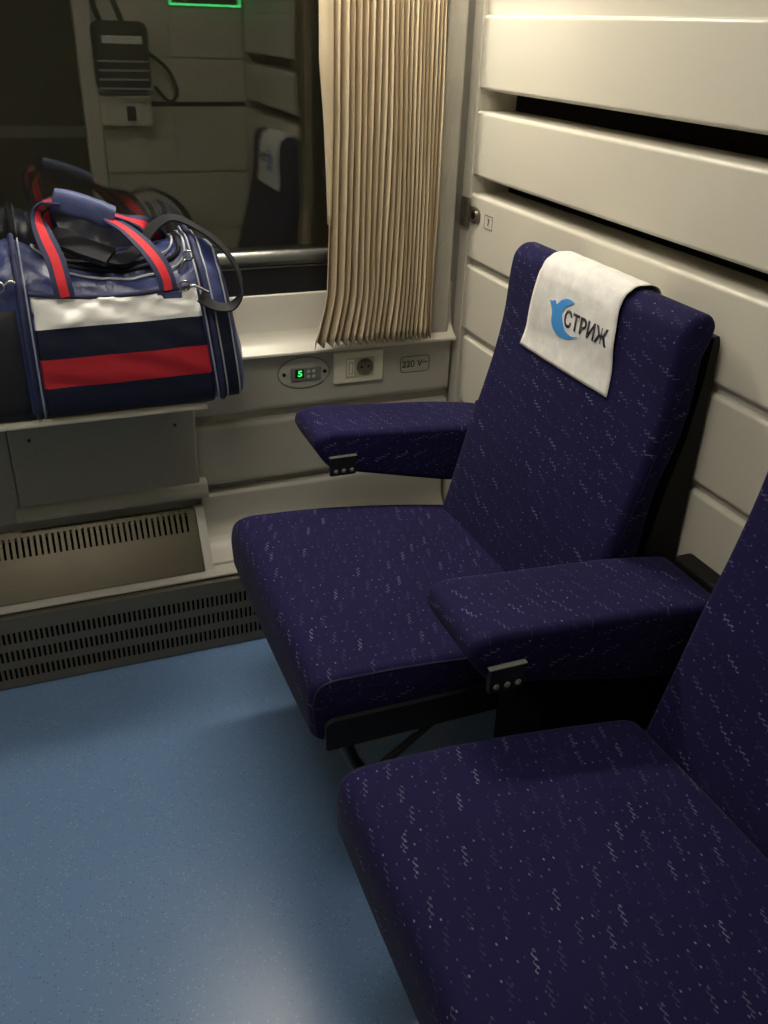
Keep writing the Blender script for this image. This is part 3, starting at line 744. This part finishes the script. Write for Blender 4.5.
# ------------------------------------------------------------------ sports bag
def make_bag():
    bo = Vector((.0, 1.975, .745)); lift = .0015
    bg = thing('sports_bag', 'navy, white and red striped sports bag on the window table', 'bag', bo)
    # cross-section (y,z), counter-clockwise from the bottom front
    cs = [(1.885, .748), (1.862, .775), (1.852, .85), (1.854, .95), (1.872, 1.015), (1.896, 1.058), (1.930, 1.090), (1.985, 1.098), (2.035, 1.080), (2.066, 1.030), (2.074, .93), (2.072, .80), (2.050, .748)]
    P = densify(rounded(cs, .03, 4), .014); N = len(P); cy, cz = 1.965, .92
    def xlean(z, x):     # right end leans outward toward the bottom
        return x
    stations = []
    xs = [-.48+i*.009 for i in range(97)]
    def scale_at(x):
        s = 1.0
        if x > .335: s -= .10*((x-.335)/.055)**1.4 if x < .39 else .10*((x-.335)/.055)**1.4
        if x < -.03: s -= .015*min(1, (-.03-x)/.05)
        return s
    def surfp(i, x, off=0.0, wr=1.0):
        p = P[i % N]; s = scale_at(x)
        n = Vector(((P[(i+1) % N]-P[i-1]).y, -(P[(i+1) % N]-P[i-1]).x)).normalized()
        if n.dot(Vector((p.x-cy, p.y-cz))) < 0: n = -n
        y = cy+(p.x-cy)*(s if p.x > cy or True else 1); z = .748+(p.y-.748)*(1-(1-s)*.8)
        w = noise.noise(Vector((x*9, y*14, z*14)))*.010+noise.noise(Vector((x*24+5+y*14, y*20, z*34)))*.0085+abs(noise.noise(Vector((x*42-z*30, y*18, z*26))))*.005
        top = max(0, min(1, (z-.98)/.08))
        w *= (.18+.82*top)*wr
        # seams pinch the cloth
        for xsn in (-.006, ):
            w -= .004*math.exp(-((x-xsn)/.008)**2)
        lean = (.03*(1.02-z)/.27 if x > .30 else .03*(1.02-z)/.27*max(0, x)/.30)
        sag = -.036*top*math.sin(max(0, min(1, x/.33))*math.pi)**.7
        bottom_lock = max(0, min(1, (z-.75)/.03))
        return Vector((x+lean+off*0, y+n.x*(off+w*bottom_lock), max(.7475, z+n.y*(off+w*bottom_lock)+sag)))
    bm = bmesh.new(); rings = []
    for x in xs: rings.append([bm.verts.new(surfp(i, x)-bo) for i in range(N)])
    for a, b in zip(rings, rings[1:]):
        for i in range(N): bm.faces.new((a[i], a[(i+1) % N], b[(i+1) % N], b[i]))
    for ring in (rings[0], rings[-1]):
        sgn = 1 if ring is rings[-1] else -1
        inner = ring
        for k, (sc, dx) in enumerate(((.96, .008), (.80, .014), (.45, .018))):
            new = []
            for v in ring:
                c = v.co; new.append(bm.verts.new((c.x+sgn*dx, cy-bo.y+(c.y-(cy-bo.y))*sc, (cz-bo.z)+(c.z-(cz-bo.z))*sc)))
            for i in range(N):
                bm.faces.new((inner[i], inner[(i+1) % N], new[(i+1) % N], new[i]))
            inner = new
        bm.faces.new(inner)
    obj('bag_body', bm, M['bag_navy'], bg, ang=70, wn=False)
    # find profile index near a given height on the front
    front = [i for i in range(N) if P[i].x < 1.90]
    def idx_for_z(z):
        best = min(front, key=lambda i: abs(P[i].y-z)); return best
    # dark lower half of the end pocket and main pocket front with stripes: one mesh, four stripes
    xsn = [.000+i*.00344*1.5 for i in range(64)]; 
    def front_pt(x, z, off, wr=1.0):
        # interpolate along front profile by height
        cand = sorted(front, key=lambda i: P[i].y)
        for a, b in zip(cand, cand[1:]):
            if P[a].y <= z <= P[b].y:
                t = (z-P[a].y)/max(1e-6, P[b].y-P[a].y); return surfp(a, x, off, wr).lerp(surfp(b, x, off, wr), t)
        return surfp(cand[0] if z < P[cand[0]].y else cand[-1], x, off, wr)
    bounds = [.752, .823, .884, .945, 1.010]      # navy, red, navy, white from the bottom
    mats = [M['bag_dark'], M['bag_red'], M['bag_dark'], M['bag_white']]
    bm = bmesh.new(); prev = None; rows = []
    for b in range(4):
        for k in range(10):
            rows.append((b, bounds[b]+(bounds[b+1]-bounds[b])*k/10))
    rows.append((3, bounds[4]))
    grid = []
    for b, z in rows:
        r_ = []
        for x in xsn:
            edge = min(x-xsn[0], xsn[-1]-x); off = .0095*min(1, edge/.015+.6)
            # satin wrinkles on the pale stripe
            q = front_pt(x, z+.004*(x/.33), off, .4)
            if z > .945: q.y -= .011*noise.noise(Vector((x*16+z*14, z*30, 3)))+.006*noise.noise(Vector((x*34-z*26, z*22, 9)))
            elif z > .82: q.y -= .0055*noise.noise(Vector((x*12+z*18, z*22, 5)))
            r_.append(bm.verts.new(q-bo))
        grid.append(r_)
    for j in range(len(grid)-1):
        for i in range(len(xsn)-1):
            f = bm.faces.new((grid[j][i], grid[j][i+1], grid[j+1][i+1], grid[j+1][i])); f.material_index = rows[j][0]
    o = obj('striped_pocket', bm, mats, bg, ang=80, wn=False)
    s = o.modifiers.new('t', 'SOLIDIFY'); s.thickness = .002; s.offset = -1
    # dark binding over the pocket
    pts = [front_pt(x, 1.012, .010, .4)-bo for x in xsn]
    tube('pocket_binding', pts, .0050, M['strap_navy'], bg, n=8)
    q = front_pt(.268, 1.002, .010, .4)-bo
    bm = bmesh.new(); box(bm, (q.x-.025, q.y-.004, q.z-.009), (q.x+.025, q.y, q.z+.004), .001); obj('pocket_tag', bm, M['grip'], bg)
    # dark cloth of the end pocket below mid height
    def patch(name, xa, xb, za, zb, m, off, top_slope=0.0):
        bm = bmesh.new(); g = []
        for j in range(17):
            z = za+(zb-za)*j/16; r_ = []
            for i in range(13):
                x = xa+(xb-xa)*i/12; r_.append(bm.verts.new(front_pt(x, z+top_slope*(x-xa)*j/16, off)-bo))
            g.append(r_)
        for j in range(16):
            for i in range(12): bm.faces.new((g[j][i], g[j][i+1], g[j+1][i+1], g[j+1][i]))
        o = obj(name, bm, m, bg, ang=80, wn=False); s = o.modifiers.new('t', 'SOLIDIFY'); s.thickness = .002; s.offset = -1
    patch('dark_end_panel', .336, .384, .756, .975, M['bag_dark'], .003)
    patch('net_pocket', -.36, -.030, .757, .985, M['mesh_net'], .005, -.0)
    # white-edged seams running over the bag
    full_idx = [i for i in range(N) if P[i].y > .752 or P[i].x < 1.9]
    start = min(range(N), key=lambda i: (P[i]-Vector((1.885, .748))).length)
    def seam(x, off, r=.0019, m='piping', name='piped_seam'):
        order = [(start+k) % N for k in range(N)]
        if P[order[3]].x > P[order[0]].x and P[order[3]].y < .76: order = [(start-k) % N for k in range(N)]
        pts = [surfp(i, x, off)-bo for i in order if not (P[i].y < .756 and P[i].x > 1.88)]
        tube(name, pts, r, M[m], bg, n=6)
    seam(-.006, .007); seam(-.018, .004, .006, 'strap_navy', 'seam_tape')
    seam(.332, .006); seam(.343, .004, .006, 'strap_navy', 'seam_tape'); seam(.354, .005); seam(.3835, .003)
    # curved zip lid on top with two pale pipings
    def topp(x, v, off):   # v 0 front .. 1 back across the crown
        fr, bk = 1.885, 2.055; y = fr+(bk-fr)*v
        cand = [i for i in range(N) if P[i].y > 1.0]; cand.sort(key=lambda i: P[i].x)
        for a, b in zip(cand, cand[1:]):
            if P[a].x <= y <= P[b].x:
                t = (y-P[a].x)/max(1e-6, P[b].x-P[a].x); return surfp(a, x, off).lerp(surfp(b, x, off), t)
        return surfp(cand[0], x, off)
    for nm, dv, dx, o_ in (('lid_piping', .0, .0, .004), ('lid_piping', .15, .018, .006)):
        path = [(.028+dx, .9), (.020+dx, .55), (.040+dx, .26+dv), (.09, .12+dv), (.16, .08+dv), (.24, .08+dv), (.31-dx, .10+dv), (.325-dx, .3+dv), (.325-dx, .9)]
        path = [(a, min(1, b)) for a, b in path]
        pp = smooth_path([(a, b, 0) for a, b in path], 5)
        tube(nm, [topp(p.x, p.y, o_)-bo for p in pp], .0026, M['piping'], bg, n=6)
    pp = smooth_path([(.034, .9, 0), (.030, .55, 0), (.048, .34, 0), (.10, .20, 0), (.17, .16, 0), (.24, .16, 0), (.305, .18, 0), (.315, .4, 0), (.315, .9, 0)], 5)
    tube('zip', [topp(p.x, p.y, .003)-bo for p in pp], .0055, M['webbing'], bg, n=6)
    # carry handles: navy webbing with a red centre, joined by a padded grip
    bands = ((0, .27, 0), (.27, .73, 1), (.73, 1, 0)); hm = [M['strap_navy'], M['strap_red']]
    W = .040
    X = (1, .0, .0)
    ribbon('front_handle', [Vector(p)-bo for p in ((.066, 1.851, 1.008), (.063, 1.856, 1.035), (.058, 1.874, 1.075), (.044, 1.900, 1.118), (.038, 1.920, 1.150), (.050, 1.932, 1.172), (.080, 1.936, 1.176))],
           [(1, 0, 0), (1, 0, 0), (.95, .1, .1), (.75, .5, .3), (.5, .8, .1), (.25, .95, 0), (0, 1, .3)], W*.95, .0035, hm, bg, bands)
    ribbon('front_handle', [Vector(p)-bo for p in ((.268, 1.851, 1.008), (.265, 1.856, 1.034), (.254, 1.868, 1.062), (.232, 1.890, 1.092), (.200, 1.912, 1.122), (.168, 1.930, 1.140))],
           [(1, 0, 0), (1, 0, 0), (.9, .2, .25), (.6, .6, .45), (.3, .8, .3), (0, 1, .25)], W*.9, .0035, hm, bg, bands)
    ribbon('rear_handle', [Vector(p)-bo for p in ((.070, 2.070, 1.00), (.066, 2.050, 1.06), (.056, 2.000, 1.115), (.054, 1.965, 1.146), (.066, 1.950, 1.162), (.09, 1.945, 1.162))],
           [(1, 0, 0), (1, 0, 0), (.8, .4, 0), (.5, .8, 0), (.2, 1, 0), (0, 1, 0)], W, .0035, hm, bg, bands)
    ribbon('rear_handle', [Vector(p)-bo for p in ((.290, 2.070, 1.00), (.286, 2.050, 1.060), (.262, 2.000, 1.100), (.225, 1.965, 1.125), (.168, 1.945, 1.148))],
           [(1, 0, 0), (1, 0, 0), (.8, .5, 0), (.4, .9, 0), (0, 1, 0)], W, .0035, hm, bg, bands)
    # padded grip
    bm = bmesh.new(); a, b = Vector((.070, 1.938, 1.178)), Vector((.182, 1.938, 1.138)); rings = []
    path = [a.lerp(b, t)+Vector((0, 0, .004*math.sin(t*math.pi))) for t in [i/16 for i in range(17)]]
    for j, p in enumerate(path):
        t = (b-a).normalized(); w = Vector((0, 1, 0)); n = t.cross(w).normalized(); r_ = []
        for k in range(18):
            th_ = 2*math.pi*k/18; cc, ss = math.cos(th_), math.sin(th_)
            e = 1-.10*noise.noise(Vector((j*.35, k*.6, 1)))
            wv = .013 if j not in (0, 16) else .012
            r_.append(bm.verts.new(p+(w*wv*1.15*math.copysign(abs(cc)**.7, cc)+n*.0235*math.copysign(abs(ss)**.7, ss))*e-bo))
        rings.append(r_)
    for A_, B_ in zip(rings, rings[1:]):
        for k in range(18): bm.faces.new((A_[k], A_[(k+1) % 18], B_[(k+1) % 18], B_[k]))
    bm.faces.new(rings[0]); bm.faces.new(rings[-1]); obj('grip', bm, M['grip'], bg, ang=70, wn=False)
    # black shoulder strap heaped on top and looping over the right end
    ribbon('shoulder_strap', [Vector(p)-bo for p in ((.030, 2.045, 1.045), (.034, 2.010, 1.088), (.065, 1.975, 1.094), (.105, 1.935, 1.083), (.150, 1.905, 1.070), (.190, 1.900, 1.064), (.225, 1.925, 1.080), (.262, 1.962, 1.112), (.305, 1.975, 1.128), (.350, 1.945, 1.112), (.392, 1.915, 1.080), (.420, 1.885, 1.035), (.422, 1.865, .992), (.395, 1.848, .966), (.358, 1.842, .972), (.330, 1.842, .994))],
           [(0, 1, .2), (0, 1, 0), (0, 1, .2), (0, 1, .4), (0, 1, .5), (0, 1, .6), (.1, 1, .5), (0, 1, .5), (.1, 1, .3), (.3, 1, .1), (.5, 1, 0), (.5, 1, -.2), (.2, 1, .1), (0, 1, .3), (0, .9, .6), (0, .5, 1)], .028, .004, [M['webbing']], bg)
    # strap pad
    ribbon('strap_pad', [Vector(p)-bo for p in ((.055, 1.985, 1.098), (.085, 1.950, 1.096), (.120, 1.918, 1.084), (.165, 1.895, 1.070))],
           [(.3, 1, .35)]*4, .058, .012, [M['webbing']], bg)
    # clasps
    def clasp(p, d, ln):
        p = Vector(p); d = Vector(d).normalized()
        ring = [p+Vector((math.cos(t)*.010, -.002, math.sin(t)*.010)) for t in (2*math.pi*i/16 for i in range(16))]
        tube('clasp', [q-bo for q in ring], .0022, M['chrome'], bg, n=6, closed=True)
        tube('clasp', smooth_path([p+d*.010-bo, p+d*.02+Vector((0, -.003, .006))-bo, p+d*ln-bo], 5), .0034, M['chrome'], bg, n=8)
    clasp((.300, 1.842, 1.018), (1, 0, -.35), .050)
    clasp((.318, 1.880, 1.070), (-.6, 0, -1), .042)
    clasp((-.052, 1.852, 1.035), (1, 0, .2), .030)
    return bg
make_bag()

# ------------------------------------------------------------------ lamps
def lamp_box(name, label, lo, hi, strength, col, mname):
    m = mat(mname, (.9, .88, .8), .5, emis=col, estr=strength)
    lo, hi = Vector(lo), Vector(hi); c = Vector(((lo.x+hi.x)/2, (lo.y+hi.y)/2, hi.z))
    t = thing(name, label, 'lamp', c)
    bm = bmesh.new(); box(bm, Vector((lo.x-.01, lo.y-.01, lo.z+.012))-c, hi-c+Vector((.01, .01, 0)), .004); obj('housing', bm, M['ceil'], t)
    bm = bmesh.new(); box(bm, lo-c, Vector((hi.x, hi.y, lo.z+.014))-c, .004); obj('diffuser', bm, m, t)
lamp_box('strip_lamp', 'long lit strip lamp above the window', (.30, 1.93, 1.96), (.98, 2.03, 2.02), 56.0, (1.0, .935, .80), 'strip_diffuser_lit')
lamp_box('ceiling_fill_lamp', 'unseen square fill lamp on the ceiling in the middle of the compartment', (-.35, .75, ZC-.05), (.35, 1.25, ZC-.001), 10.5, (1.0, .95, .86), 'fill_diffuser_lit')  # unseen lamp added as weak general fill
S.world = bpy.data.worlds.new('night'); S.world.use_nodes = True
S.world.node_tree.nodes['Background'].inputs[0].default_value = (.01, .01, .012, 1); S.world.node_tree.nodes['Background'].inputs[1].default_value = .2

# ------------------------------------------------------------------ camera
def nrm(v): v = Vector(v); v.normalize(); return v
F_, PX, PY = 890.0, 384.0, 512.0
Xc = nrm((2860-PX, 112-PY, F_)); Yc = nrm((-25-PX, 10-PY, F_))
Zc = Xc.cross(Yc); Zc.normalize()
if Zc.y > 0: Zc = -Zc
Yc = Yc-Xc*Xc.dot(Yc); Yc.normalize()
cam = bpy.data.cameras.new('camera'); co = bpy.data.objects.new('camera', cam); C.objects.link(co)
right = Vector((Xc.x, Yc.x, Zc.x)); up = -Vector((Xc.y, Yc.y, Zc.y)); back = -Vector((Xc.z, Yc.z, Zc.z))
R = Matrix((right, up, back)).transposed().to_4x4(); R.translation = (0, 0, 1.5)
co.matrix_world = R
cam.sensor_fit = 'HORIZONTAL'; cam.sensor_width = 36; cam.lens = F_/768*36; cam.clip_start = .02
S.camera = co
vs = S.view_settings; vs.view_transform = 'Standard'; vs.look = 'None'; vs.gamma = 1; vs.use_curve_mapping = False; vs.exposure = 0.1
